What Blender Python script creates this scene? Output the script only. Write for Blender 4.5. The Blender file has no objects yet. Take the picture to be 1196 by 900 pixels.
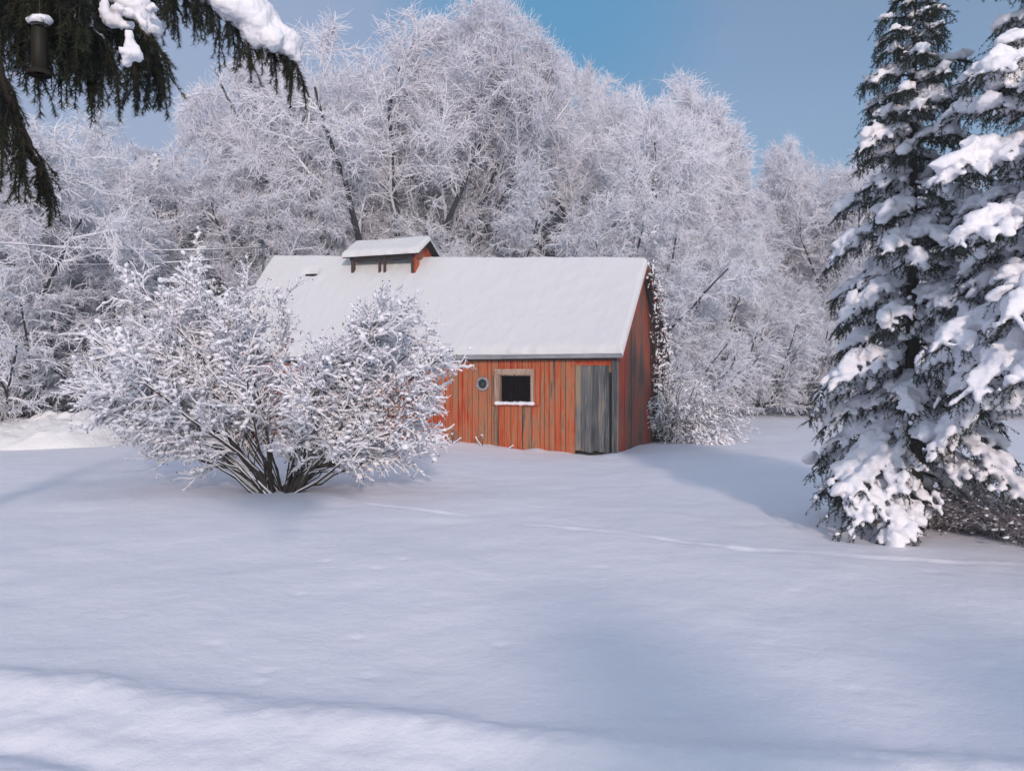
import bpy, bmesh, math, numpy as np
from mathutils import Vector, Matrix
R = math.radians
sc = bpy.context.scene
COL = sc.collection
F = 950.0; HOR = 440.0; EYE = 1.7           # photo pixels: focal length, horizon row, eye height
def W(px, py, Y):                            # photo pixel + distance -> world point
    return np.array([(px-598)/F*Y, Y, EYE-(py-HOR)/F*Y])

# ------------------------------------------------------------------ materials
def nt(name):
    m = bpy.data.materials.new(name); m.use_nodes = True
    t = m.node_tree; t.nodes.clear()
    o = t.nodes.new('ShaderNodeOutputMaterial'); b = t.nodes.new('ShaderNodeBsdfPrincipled')
    t.links.new(b.outputs[0], o.inputs[0]); b.inputs['Specular IOR Level'].default_value = .25
    return m, t, b
def N(t, k, **kw):
    n = t.nodes.new(k)
    for a, v in kw.items():
        if a.startswith('i_'):
            n.inputs[a[2:]].default_value = v
        else: setattr(n, a, v)
    return n
def ramp(t, fac, stops):
    r = t.nodes.new('ShaderNodeValToRGB'); e = r.color_ramp.elements
    e[0].position, e[0].color = stops[0][0], (*stops[0][1], 1)
    e[1].position, e[1].color = stops[-1][0], (*stops[-1][1], 1)
    for p, c in stops[1:-1]:
        x = e.new(p); x.color = (*c, 1)
    t.links.new(fac, r.inputs[0]); return r.outputs[0]
def mixc(t, fac, a, b):
    m = N(t, 'ShaderNodeMix', data_type='RGBA')
    for s, v in ((0, fac), (6, a), (7, b)):
        if isinstance(v, (int, float)): m.inputs[s].default_value = v
        elif isinstance(v, tuple): m.inputs[s].default_value = (*v, 1)
        else: t.links.new(v, m.inputs[s])
    return m.outputs[2]
def noise(t, scale, detail=4, rough=.5, vec=None, dist=0):
    n = N(t, 'ShaderNodeTexNoise'); n.inputs['Scale'].default_value = scale
    n.inputs['Detail'].default_value = detail; n.inputs['Roughness'].default_value = rough
    n.inputs['Distortion'].default_value = dist
    if vec is not None: t.links.new(vec, n.inputs['Vector'])
    return n.outputs[0]
def objco(t, scale=(1, 1, 1)):
    c = N(t, 'ShaderNodeTexCoord'); m = N(t, 'ShaderNodeMapping'); m.inputs['Scale'].default_value = scale
    t.links.new(c.outputs['Object'], m.inputs['Vector']); return m.outputs[0]
def bump(t, b, h, strength, dist):
    n = N(t, 'ShaderNodeBump'); n.inputs['Strength'].default_value = strength; n.inputs['Distance'].default_value = dist
    t.links.new(h, n.inputs['Height']); t.links.new(n.outputs[0], b.inputs['Normal'])
SN = (.80, .80, .84)
def m_ground():
    m, t, b = nt('ground_snow'); co = objco(t)
    c = ramp(t, noise(t, .35, 5, .6, co), [(.3, (.77, .78, .84)), (.7, (.84, .83, .87))])
    t.links.new(c, b.inputs['Base Color']); b.inputs['Roughness'].default_value = .55
    a = noise(t, 2.2, 6, .6, co); h = noise(t, 45, 3, .6, co)
    ad = N(t, 'ShaderNodeMath', operation='MULTIPLY_ADD'); t.links.new(h, ad.inputs[0]); ad.inputs[1].default_value = .07; t.links.new(a, ad.inputs[2])
    bump(t, b, ad.outputs[0], .5, .06); return m
def m_crumb():
    m, t, b = nt('crumbly_snow'); co = objco(t)
    b.inputs['Base Color'].default_value = (.90, .89, .87, 1); b.inputs['Roughness'].default_value = .7
    bump(t, b, noise(t, 14, 6, .7, co), .7, .06); return m
def m_snow(name='snow', sc_=18, col=SN, st=.35, dist=.02):
    m, t, b = nt(name); co = objco(t)
    b.inputs['Base Color'].default_value = (*col, 1); b.inputs['Roughness'].default_value = .6
    bump(t, b, noise(t, sc_, 4, .6, co), st, dist); return m
def m_twigsnow(name, lo, hi, dark, dk0=.36, dk1=.52):
    # frosted twigs: snow clings on the upper side, patches of bare wood show through
    m, t, b = nt(name); g = N(t, 'ShaderNodeNewGeometry'); s = N(t, 'ShaderNodeSeparateXYZ')
    t.links.new(g.outputs['True Normal'], s.inputs[0])
    co = N(t, 'ShaderNodeTexCoord').outputs['Object']
    f = noise(t, 1.9, 3, .7, co)
    ad = N(t, 'ShaderNodeMath', operation='MULTIPLY_ADD'); t.links.new(s.outputs[2], ad.inputs[0]); ad.inputs[1].default_value = .22; t.links.new(f, ad.inputs[2])
    c = ramp(t, ad.outputs[0], [(dk0-.14, dark), (dk0, lo), (dk1, hi)])
    t.nodes.remove(b); d = N(t, 'ShaderNodeBsdfDiffuse'); tr = N(t, 'ShaderNodeBsdfTranslucent'); mx = N(t, 'ShaderNodeMixShader'); mx.inputs[0].default_value = .5
    t.links.new(c, d.inputs[0]); t.links.new(c, tr.inputs[0]); t.links.new(d.outputs[0], mx.inputs[1]); t.links.new(tr.outputs[0], mx.inputs[2])
    t.links.new(mx.outputs[0], [n for n in t.nodes if n.type == 'OUTPUT_MATERIAL'][0].inputs[0]); return m
def m_bark(name, a, c, s=9):
    m, t, b = nt(name); co = objco(t, (1, 1, .25))
    t.links.new(ramp(t, noise(t, s, 6, .7, co), [(.3, a), (.7, c)]), b.inputs['Base Color']); b.inputs['Roughness'].default_value = .9
    bump(t, b, noise(t, s*2, 5, .7, co), .6, .02); return m
def m_needle(name='needles', a=(.006, .014, .012), c=(.028, .045, .026)):
    m, t, b = nt(name); co = objco(t)
    t.links.new(ramp(t, noise(t, 7, 3, .6, co), [(.3, a), (.7, c)]), b.inputs['Base Color'])
    b.inputs['Roughness'].default_value = .6; return m
def m_plain(name, c, r=.8, metal=0, var=.25, s=12):
    m, t, b = nt(name); co = objco(t); k = tuple(x*(1-var) for x in c); l = tuple(min(1, x*(1+var)) for x in c)
    t.links.new(ramp(t, noise(t, s, 5, .6, co), [(.3, k), (.7, l)]), b.inputs['Base Color'])
    b.inputs['Roughness'].default_value = r; b.inputs['Metallic'].default_value = metal; return m
def m_boards(name, stops, axis='z', streak=1.0):
    """weathered vertical boards: tone of each board from attribute 'tone', long vertical streaks of peeled paint"""
    m, t, b = nt(name)
    co = objco(t, (30, 30, 1.1) if axis == 'z' else (.7, 30, 30)); co2 = objco(t, (60, 60, 2.2) if axis == 'z' else (3, 90, 90)); co3 = objco(t, (1.2, 1.2, .8))
    at = N(t, 'ShaderNodeAttribute', attribute_name='tone')
    n1 = noise(t, 1, 6, .65, co, .3); n2 = noise(t, 1, 5, .7, co2); n3 = noise(t, 1, 3, .6, co3)
    def madd(a, k, c):
        x = N(t, 'ShaderNodeMath', operation='MULTIPLY_ADD'); t.links.new(a, x.inputs[0]); x.inputs[1].default_value = k
        if isinstance(c, float): x.inputs[2].default_value = c
        else: t.links.new(c, x.inputs[2])
        return x.outputs[0]
    v = madd(at.outputs['Fac'], .42, -1.41); v = madd(n1, 1.5*streak, v); v = madd(n2, 1.0*streak, v); v = madd(n3, .9, v)
    c = ramp(t, v, stops); t.links.new(c, b.inputs['Base Color']); b.inputs['Roughness'].default_value = .85
    bump(t, b, n2, .5, .01); return m

M = dict(
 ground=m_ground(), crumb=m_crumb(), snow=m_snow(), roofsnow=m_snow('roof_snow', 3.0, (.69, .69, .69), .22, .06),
 clump=m_snow('clump_snow', 30, (.82, .82, .86), .3, .01),
 twig=m_twigsnow('frosted_twigs', (.89, .89, .93), (.93, .93, .96), (.74, .74, .78)),
 twig2=m_twigsnow('frosted_twigs_open', (.86, .87, .90), (.92, .92, .95), (.58, .60, .62), .34, .46),
 bushtwig=m_twigsnow('bush_twigs', (.80, .80, .82), (.93, .93, .95), (.24, .21, .20), .34, .44),
 bark=m_bark('dark_bark', (.014, .015, .020), (.05, .05, .056)),
 brownbark=m_bark('brown_bark', (.018, .014, .012), (.07, .055, .045)),
 sprucebark=m_bark('spruce_bark', (.015, .011, .009), (.06, .045, .035)),
 needle=m_needle(), needle2=m_needle('near_needles', (.004, .010, .008), (.030, .036, .013)),
 cupwood=m_plain('dark_cupola_wood', (.07, .042, .034), .85, 0, .4, 25),
 deadleaf=m_plain('dead_leaf', (.22, .07, .03)), redleaf=m_plain('red_vine_leaf', (.14, .02, .012)), berry=m_plain('dark_berry', (.035, .015, .018)),
 weed=m_plain('dry_weed', (.30, .28, .29)), straw=m_plain('dry_straw', (.28, .22, .18)),
 red=m_boards('red_peeling_boards', [(.05, (.28, .032, .013)), (.32, (.43, .062, .021)), (.50, (.45, .115, .040)), (.62, (.40, .18, .09)), (.76, (.25, .16, .10)), (.95, (.07, .06, .055))]),
 gable=m_boards('red_gable_boards', [(.20, (.26, .035, .018)), (.42, (.38, .06, .028)), (.55, (.28, .10, .06)), (.66, (.16, .11, .08)), (.80, (.05, .045, .04))]),
 grey=m_boards('grey_door_boards', [(.2, (.045, .05, .055)), (.45, (.10, .11, .115)), (.62, (.17, .17, .165)), (.80, (.30, .22, .14))]),
 trim=m_boards('bare_trim_wood', [(.2, (.22, .13, .09)), (.5, (.40, .29, .22)), (.8, (.50, .41, .34))]),
 fascia=m_boards('grey_fascia_wood', [(.2, (.14, .15, .17)), (.5, (.27, .28, .30)), (.8, (.36, .36, .37))], 'x'),
 dark=m_plain('dark_interior_wood', (.02, .016, .013)), shingle=m_plain('dark_shingles', (.03, .03, .032)),
 metal=m_plain('galvanised_metal', (.10, .12, .15), .5, .6), wire=m_plain('wire', (.05, .05, .055)),
 feeder=m_plain('feeder_tube', (.014, .013, .007), .6), 
)
g, t, b = nt('porthole_glass'); b.inputs['Base Color'].default_value = (.02, .03, .03, 1); b.inputs['Roughness'].default_value = .12
co = objco(t); t.links.new(ramp(t, noise(t, 12, 2, .5, co), [(.4, (.008, .01, .01)), (.7, (.06, .08, .07))]), b.inputs['Base Color'])
M['glass'] = g

# ------------------------------------------------------------------ mesh helpers
class MB:
    def __init__(s): s.V = []; s.Q = []; s.T = []; s.n = 0; s.tone = []
    def add(s, V, Q=None, T=None, tone=0.):
        V = np.asarray(V, float).reshape(-1, 3); s.V.append(V)
        if Q is not None and len(Q): s.Q.append(np.asarray(Q, np.int64).reshape(-1, 4)+s.n)
        if T is not None and len(T): s.T.append(np.asarray(T, np.int64).reshape(-1, 3)+s.n)
        s.n += len(V); s.tone.append(np.full(len(V), float(tone)))
    def mesh(s, name, smooth=True, tone=False):
        me = bpy.data.meshes.new(name)
        V = np.concatenate(s.V) if s.V else np.zeros((0, 3))
        Q = np.concatenate(s.Q) if s.Q else np.zeros((0, 4), np.int64)
        T = np.concatenate(s.T) if s.T else np.zeros((0, 3), np.int64)
        me.vertices.add(len(V)); me.vertices.foreach_set('co', V.astype(np.float32).ravel())
        li = np.concatenate([Q.ravel(), T.ravel()]); me.loops.add(len(li)); me.loops.foreach_set('vertex_index', li.astype(np.int32))
        st = np.concatenate([np.arange(len(Q))*4, len(Q)*4+np.arange(len(T))*3]); me.polygons.add(len(st))
        me.polygons.foreach_set('loop_start', st.astype(np.int32))
        me.polygons.foreach_set('use_smooth', np.full(len(st), smooth))
        if tone:
            a = me.attributes.new('tone', 'FLOAT', 'POINT'); a.data.foreach_set('value', np.concatenate(s.tone).astype(np.float32))
        me.update(calc_edges=True); me.validate(); return me
    def build(s, name, mat, parent=None, smooth=True, tone=False):
        me = s.mesh(name, smooth, tone); me.materials.append(M[mat]); return link(name, me, parent)
    def box(s, x0, x1, y0, y1, z0, z1, tone=0.):
        v = [(x, y, z) for x in (x0, x1) for y in (y0, y1) for z in (z0, z1)]
        q = [(0, 1, 3, 2), (4, 6, 7, 5), (0, 4, 5, 1), (2, 3, 7, 6), (0, 2, 6, 4), (1, 5, 7, 3)]
        s.add(v, q, tone=tone)
    def prism(s, poly, axis, a, b, tone=0.):      # extrude a polygon (2D points) along 'x' or 'y'
        n = len(poly); P = [(a, p[0], p[1]) if axis == 'x' else (p[0], a, p[1]) for p in poly]+[(b, p[0], p[1]) if axis == 'x' else (p[0], b, p[1]) for p in poly]
        q = [(i, (i+1) % n, n+(i+1) % n, n+i) for i in range(n)]; tr = []
        for i in range(1, n-1): tr += [(0, i+1, i), (n, n+i, n+i+1)]
        s.add(P, q, tr, tone=tone)
    def tubes(s, P, Rr, m=3, tone=0.):
        P = np.asarray(P, float); Rr = np.asarray(Rr, float)
        if P.ndim == 2: P = P[None]; Rr = Rr[None]
        Nn, n, _ = P.shape
        T = np.gradient(P, axis=1); T /= np.linalg.norm(T, axis=2, keepdims=True)+1e-9
        up = np.zeros_like(T); up[..., 2] = 1; up[np.abs(T[..., 2]) > .97] = (0, 1, 0)
        S = np.cross(T, up); S /= np.linalg.norm(S, axis=2, keepdims=True)+1e-9; U = np.cross(S, T)
        a = np.arange(m)/m*2*np.pi+np.pi/2
        V = P[:, :, None]+Rr[:, :, None, None]*(np.cos(a)[None, None, :, None]*S[:, :, None]+np.sin(a)[None, None, :, None]*U[:, :, None])
        i = np.arange(Nn)[:, None, None]*n*m; j = np.arange(n-1)[None, :, None]*m; k = np.arange(m)[None, None]; k2 = (k+1) % m
        Q = np.stack([i+j+k, i+j+k2, i+j+m+k2, i+j+m+k], -1).reshape(-1, 4)
        s.add(V.reshape(-1, 3), Q, tone=tone)
        if m > 4:                                     # close thick tubes at the tip
            tip = P[:, -1]+T[:, -1]*Rr[:, -1:]*.6; c = np.arange(Nn)[:, None]
            V2 = np.concatenate([V[:, -1].reshape(-1, 3), tip]); kk = np.arange(m)[None]
            Tr = np.stack([c*m+kk, c*m+(kk+1) % m, np.broadcast_to(Nn*m+c, (Nn, m))], -1).reshape(-1, 3)
            s.add(V2, None, Tr, tone=tone)
def ico(sub):
    bm = bmesh.new(); bmesh.ops.create_icosphere(bm, subdivisions=sub, radius=1)
    V = np.array([v.co[:] for v in bm.verts]); T = np.array([[v.index for v in f.verts] for f in bm.faces]); bm.free(); return V, T
ICO = {i: ico(i) for i in (1, 2, 3)}
def blobs(mb, C, S, rng, sub=1, rough=.18, D=None):
    """lumps at C with radii S (N,3); D optional long-axis direction (x axis of the lump)"""
    V, T = ICO[sub]; Nn = len(C)
    n = 1+rng.normal(0, rough, (Nn, len(V)))
    P = V[None]*n[..., None]*S[:, None]
    if D is None:
        a = rng.uniform(0, 6.28, Nn); D = np.stack([np.cos(a), np.sin(a), a*0], 1)
    D = D/(np.linalg.norm(D, axis=1, keepdims=True)+1e-9)
    up = np.tile([0, 0, 1.], (Nn, 1)); Sd = np.cross(up, D); Sd /= np.linalg.norm(Sd, axis=1, keepdims=True)+1e-6; Z = np.cross(D, Sd)
    Wd = P[..., 0:1]*D[:, None]+P[..., 1:2]*Sd[:, None]+P[..., 2:3]*Z[:, None]+C[:, None]
    mb.add(Wd.reshape(-1, 3), None, (T[None]+np.arange(Nn)[:, None, None]*len(V)).reshape(-1, 3))
def link(name, me, parent=None):
    o = bpy.data.objects.new(name, me); COL.objects.link(o)
    if parent is not None: o.parent = parent
    return o
def thing(name, label, cat, loc=(0, 0, 0), rz=0, group=None, scale=1):
    o = bpy.data.objects.new(name, None); COL.objects.link(o); o.location = tuple(float(v) for v in loc); o.rotation_euler = (0, 0, rz)
    o.scale = (scale,)*3 if not isinstance(scale, tuple) else scale
    return tag(o, label, cat, group)
def tag(o, label, cat, group=None):
    o['label'] = label; o['category'] = cat
    if group: o['group'] = group
    return o
def dup(root, loc, rz, scale, label, group=None):
    r = root.copy(); COL.objects.link(r); r.location = tuple(float(v) for v in loc); r.rotation_euler = (0, 0, rz); r.scale = scale if isinstance(scale, tuple) else (scale,)*3
    r['label'] = label
    if group: r['group'] = group
    for ch in list(root.children):
        c = ch.copy(); COL.objects.link(c); c.parent = r
    return r
def unit(v): return v/(np.linalg.norm(v, axis=-1, keepdims=True)+1e-9)
def grow(p, d, L, n, wob, up, rng, up_end=None):
    p = np.array(p, float).reshape(-1, 3); d = unit(np.array(d, float).reshape(-1, 3)); L = np.broadcast_to(L, (len(p),)).astype(float)
    out = [p]
    for i in range(n):
        u = up if up_end is None else up+(up_end-up)*i/max(1, n-1)
        d = unit(d+rng.normal(0, wob, d.shape)+np.array([0, 0, 1])*u); p = p+d*(L/n)[:, None]; out.append(p)
    return np.stack(out, 1)
def spawn(P, Rr, K, t0, t1, ang, sd, rng, flat=0):
    Nn, n, _ = P.shape
    t = t0+(t1-t0)*(np.arange(K)[None]+rng.uniform(0, 1, (Nn, K)))/K; x = t*(n-1); i = np.minimum(x.astype(int), n-2); f = (x-i)[..., None]
    r = np.arange(Nn)[:, None]; a = P[r, i]; c = P[r, i+1]; pos = a+(c-a)*f; tan = unit(c-a)
    rnd = rng.normal(0, 1, tan.shape); rnd[..., 2] *= 1-flat
    perp = unit(rnd-tan*np.sum(rnd*tan, -1, keepdims=True))
    A = np.radians(rng.normal(ang, sd, t.shape))[..., None]
    d = tan*np.cos(A)+perp*np.sin(A); rad = Rr[r, i]*(1-f[..., 0])+Rr[r, i+1]*f[..., 0]
    return pos.reshape(-1, 3), d.reshape(-1, 3), rad.ravel(), t.ravel()
def taper(r0, r1, n): 
    r0 = np.asarray(r0, float).reshape(-1, 1); return r0+(r1-r0)*np.linspace(0, 1, n+1)[None]
def remeshed(mb, name, voxel, mat, parent, it=1, fac=.5, bumpy=0, rng=None):
    me = mb.mesh('blobs', True); o = bpy.data.objects.new('tmp', me); COL.objects.link(o)
    r = o.modifiers.new('r', 'REMESH'); r.mode = 'VOXEL'; r.voxel_size = voxel
    s = o.modifiers.new('s', 'SMOOTH'); s.iterations = it; s.factor = fac
    dg = bpy.context.evaluated_depsgraph_get(); new = bpy.data.meshes.new_from_object(o.evaluated_get(dg)); new.name = name
    bpy.data.objects.remove(o)
    if bumpy:
        n_ = len(new.vertices); a = np.empty(n_*3, np.float32); new.vertices.foreach_get('co', a); a = a.reshape(-1, 3).astype(float); q = np.empty(n_*3, np.float32); new.vertex_normals.foreach_get('vector', q); q = q.reshape(-1, 3)
        f = .55/bumpy; h = fbm(a[:, 0]*f+a[:, 2]*f*.7, a[:, 1]*f-a[:, 2]*f*.8+40, 3); a += q*(h*bumpy)[:, None]; new.vertices.foreach_set('co', a.astype(np.float32).ravel()); new.update()
    new.materials.clear(); new.materials.append(M[mat]); new.polygons.foreach_set('use_smooth', np.full(len(new.polygons), True))
    return link(name, new, parent)
# smooth value noise for terrain
_r = np.random.default_rng(5); _G = _r.uniform(-1, 1, (256, 256))
def vn(x, y):
    xi = np.floor(x).astype(int); yi = np.floor(y).astype(int); fx = x-xi; fy = y-yi; fx = fx*fx*(3-2*fx); fy = fy*fy*(3-2*fy)
    g = lambda a, b: _G[a & 255, b & 255]
    return (g(xi, yi)*(1-fx)+g(xi+1, yi)*fx)*(1-fy)+(g(xi, yi+1)*(1-fx)+g(xi+1, yi+1)*fx)*fy
def fbm(x, y, o=4):
    s = 0; a = 1
    for i in range(o): s = s+a*vn(x*2**i+17*i, y*2**i+9*i); a *= .5
    return s
def sstep(a, b, x): t = np.clip((x-a)/(b-a), 0, 1); return t*t*(3-2*t)

# ------------------------------------------------------------------ ground
track = np.array([(-6.5, 15.5), (-1.9, 10.8), (0.02, 9.5), (.96, 9.0), (2.3, 8.07), (4.67, 7.5), (9, 6.8)])
def height(x, y):
    z = .05*vn(x*.22+3, y*.22)+.022*fbm(x*.8, y*.8, 3)+.4*sstep(30, 90, y)*vn(x*.03, y*.03)
    z = z-.02*np.exp(-((x)**2+(y-9)**2)/60)
    # drift against the barn's front wall (rises to the left)
    u = (x-2.3)*-.934+(y-17.9)*.358; v = (x-2.3)*.358+(y-17.9)*.934      # barn frame
    z = z+sstep(.3, 5, u)*.22*np.exp(-np.clip(-v, 0, 9)/2.0)*(1-sstep(11, 14, u))
    z = z+.05*fbm(u*2.2, v*2.2, 2)*np.exp(-np.abs(v)/.5)*(u > -.3)*(u < 11.2)
    # long low swell under the bush and left
    z = z+.10*np.exp(-((x+4.5)**2/14+(y-14.5)**2/6))
    # ploughed berm beside the drive
    c = 3.95-.22*x+.06*fbm(x*1.1, x*0+2, 3); d = y-c
    z = z+.048*np.exp(-(d/.17)**2)*(1+.22*fbm(x*2.5, y*4, 3))+.008*fbm(x*15, y*15, 3)*np.exp(-(d/.20)**2)
    z = z-.05*(1-sstep(-.5, -.05, d))
    rd = 1-sstep(-.3, -.1, d); z = z+rd*(.008*fbm(x*5, y*11, 3)-.045*np.exp(-((d+.62)/.10)**2)-.03*np.exp(-((d+1.9)/.14)**2))
    # thin line of tracks across the field
    ty = np.interp(x, track[:, 0], track[:, 1])+.05*vn(x*1.7, x*0+8); dd = (y-ty)*.9
    w = (x > -2.6)*(.45+.55*vn(x*2.3, x*0+4))*(1+.6*vn(x*9, x*0+6))
    z = z+w*(.012*np.exp(-((dd-.05)/.04)**2)-.014*np.exp(-((dd+.05)/.05)**2))
    # scuffs where clumps fell
    for (a, b_, s, h) in SCUFF: z = z-.45*h*np.exp(-((x-a)**2+((y-b_)*1.2)**2)/(s*s))+h*.2*np.exp(-((x-a)**2+((y-b_-s*1.2)*1.6)**2)/(s*s*.6))
    return z
SCUFF = []
for (px, py) in [(440, 665), (310, 770), (430, 775), (470, 655), (350, 690), (250, 745), (900, 748), (1000, 800), (785, 822), (1088, 665), (930, 685), (585, 742), (1160, 775), (300, 783), (415, 735), (705, 660), (845, 668), (500, 700), (140, 720), (640, 700), (380, 655), (210, 620), (520, 628)]:
    Y = 1.7*F/(py-HOR); SCUFF.append(((px-598)/F*Y, Y, .05+.012*(px % 5), .018+.004*(py % 4)))
def warp(u, a, k): return a*u+k*u**7
nx, ny = 640, 720
u = np.linspace(-1, 1, nx); X = 9*u+500*u**9
v = np.linspace(-.35, 1, ny); Yv = 3+20*v+600*np.clip(v, 0, 1)**8
XX, YY = np.meshgrid(X, Yv); ZZ = height(XX, YY)
mb = MB(); idx = np.arange(nx*ny).reshape(ny, nx)
mb.add(np.stack([XX, YY, ZZ], -1).reshape(-1, 3), np.stack([idx[:-1, :-1], idx[:-1, 1:], idx[1:, 1:], idx[1:, :-1]], -1).reshape(-1, 4))
# skirt behind the camera
gr = mb.build('snow_ground', 'ground'); gr['kind'] = 'structure'
mb = MB(); xb = np.linspace(-500, 500, 41); yb = np.linspace(-300, Yv[0]+.02, 31); BX, BY = np.meshgrid(xb, yb)
BZ = np.full(BX.shape, -.10); idb = np.arange(BX.size).reshape(BX.shape)
mb.add(np.stack([BX, BY, BZ], -1).reshape(-1, 3), np.stack([idb[:-1, :-1], idb[:-1, 1:], idb[1:, 1:], idb[1:, :-1]], -1).reshape(-1, 4))
o = mb.build('snow_ground_behind', 'ground'); o.name = 'snowy_road'; o['kind'] = 'structure'
def gz(x, y): return float(height(np.array([x*1.0]), np.array([y*1.0]))[0])

# ploughed snow bank at left
bx, by = np.meshgrid(np.linspace(-19, -8.6, 200), np.linspace(18.0, 23.5, 110))
prof = np.clip(1-((by-20.9)/2.0)**2, 0, 1)**.8*sstep(-8.6, -11.2, bx)*(.62+.38*sstep(-11, -10.2, bx))
prof = np.clip(1-((by-20.9)/2.0)**2, 0, 1)**.8*(1-sstep(-10.9, -8.8, bx))
hz = prof*(.62+.12*np.exp(-((bx+10.9)/1.1)**2)*1.6+.12*fbm(bx*.9, by*.9, 4)+.10*fbm(bx*3, by*3, 4))
mb = MB(); idb = np.arange(bx.size).reshape(bx.shape)
mb.add(np.stack([bx, by, height(bx, by)-.05+hz], -1).reshape(-1, 3), np.stack([idb[:-1, :-1], idb[:-1, 1:], idb[1:, 1:], idb[1:, :-1]], -1).reshape(-1, 4))
o = mb.build('snow_bank', 'crumb'); o['kind'] = 'structure'

# ------------------------------------------------------------------ barn
barn = thing('wooden_barn', 'small weathered red board barn with deep snow on its roof', 'barn', (2.3, 17.9, 0), R(-21))
BL, BD, EZ = 10.9, 5.0, 2.20
rb = np.random.default_rng(3)
def ridge(x): return 4.50+(-x)*.058       # ridge boards, climbs slowly to the left end
def roofz(x, y):                           # roof board surface (top)
    r = ridge(x); return np.where(y <= 2.5, EZ+(r-EZ)*(y+.12)/2.62, EZ+(r-EZ)*(BD+.12-y)/2.62)
WIN = (-2.80, -1.98, 1.087, 1.76); HOLE = (-3.30, -3.08, 1.43, 1.65)
def wall_cols(x0, x1):
    xs = [x0]
    while xs[-1] < x1-.12: xs.append(xs[-1]+rb.choice([.11, .14, .17, .2]))
    xs[-1] = x1; return xs
mb = MB(); cuts = [-BL, -3.30, -3.08, -2.80, -1.98, -.945]
for a, c in zip(cuts[:-1], cuts[1:]):
    xs = wall_cols(a, c)
    for x0, x1 in zip(xs[:-1], xs[1:]):
        tone = rb.uniform(.05, .62) if rb.uniform() > .16 else rb.uniform(.75, 1.15)
        if -4.2 < x0 < -2.9: tone += .45
        if -1.95 < x0 < -.9: tone += .18
        g0 = .004+rb.uniform(0, .006); yo = rb.uniform(-.008, .008); zt = 2.08
        hole = WIN if (a, c) == (-2.80, -1.98) else HOLE if (a, c) == (-3.30, -3.08) else None
        if hole:
            mb.box(x0+g0, x1-g0, yo, .03+yo, -.4, hole[2], tone); mb.box(x0+g0, x1-g0, yo, .03+yo, hole[3], zt, tone)
        else: mb.box(x0+g0, x1-g0, yo, .03+yo, -.4, zt, tone)
mb.box(-.945, -.10, .0, .03, 1.995, 2.08, .1)      # above the door
mb.box(-BL, 0, .034, .05, 1.80, 2.10, 1.3)
front = mb.build('front_wall', 'red', barn, False, True)
# dark sheathing behind the boards' gaps (around openings)
mb = MB()
for (x0, x1, z0, z1) in [(-BL, -3.30, -.4, 1.79), (-3.30, -3.08, -.4, 1.43), (-3.30, -3.08, 1.65, 1.79), (-3.08, -2.80, -.4, 1.79), (-2.80, -1.98, -.4, 1.087), (-2.80, -1.98, 1.76, 1.79), (-1.98, -.10, -.4, 1.79)]:
    mb.box(x0, x1, .052, .062, z0, z1, 0)
for s in (-BL+.4, -8, -5, -3.6, -.6): mb.box(s, s+.1, .064, .16, -.4, 2.1)
mb.build('inner_wall', 'dark', barn, False)
# gable wall on the right
def gable(xa, xb_, name, mat):
    mb = MB(); y = .02
    while y < BD-.02:
        w = rb.choice([.15, .19, .23, .27]); y1 = min(y+w, BD-.02)
        top = lambda q: EZ+(ridge(xb_)-EZ)*(1-abs(q-2.5)/2.62)-.07
        tone = rb.uniform(-.1, .25) if rb.uniform() > .3 else rb.uniform(.5, 1.0)
        if 1.0 < y < 2.1: tone += .6
        if .2 < y < .8: tone = .15
        a, c = y+.004, y1-.004; poly = [(a, -.4), (c, -.4), (c, top(c)), (a, top(a))]
        if a < 2.5 < c: poly = [(a, -.4), (c, -.4), (c, top(c)), (2.5, top(2.5)), (a, top(a))]
        off = rb.uniform(-.006, .006); mb.prism(poly, 'x', xa+off, xb_+off, tone); y = y1
    return mb.build(name, mat, barn, False, True)
gable(-.03, 0.0, 'gable_wall', 'gable'); gable(-BL, -BL+.03, 'gable_wall', 'gable')
mb = MB(); mb.prism([(.05, -.4), (BD-.05, -.4), (BD-.05, 2.1), (2.5, ridge(0)-.2), (.05, 2.1)], 'x', -.05, -.034); mb.build('gable_lining', 'dark', barn, False)
mb = MB(); xs = wall_cols(-BL, 0)
for x0, x1 in zip(xs[:-1], xs[1:]): mb.box(x0+.004, x1-.004, BD-.03, BD, -.4, 2.1, rb.uniform(0, 1))
mb.build('rear_wall', 'gable', barn, False, True)
# corner boards
mb = MB(); mb.box(-.10, .012, -.02, -.0, -.4, 2.06, .35); mb.box(-.055, .014, -.03, -.021, -.4, 2.06, .1); mb.box(.0145, .03, -.02, .07, -.4, 2.1, .9)
mb.build('corner_board', 'grey', barn, False, True)
# door
door = MB(); x = -.935; k = 0
for wd in (.13, .12, .15, .13, .13, .115):
    door.box(x+.003, x+wd-.003, -.035+.004*(k % 2), -.008, .06-.02*(k % 3), 1.95, rb.uniform(.1, .75) if k else 1.1); x += wd; k += 1
dr = door.build('door', 'grey', barn, False, True)
for zl in (.3, 1.5): mb = MB(); mb.box(-.90, -.19, -.006, .02, zl, zl+.12, .5); mb.build('ledge', 'grey', dr, False, True)
mb = MB(); mb.box(-.955, -.13, -.05, -.002, 1.955, 1.992, .12); mb.build('door_header', 'red', barn, False, True)
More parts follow.
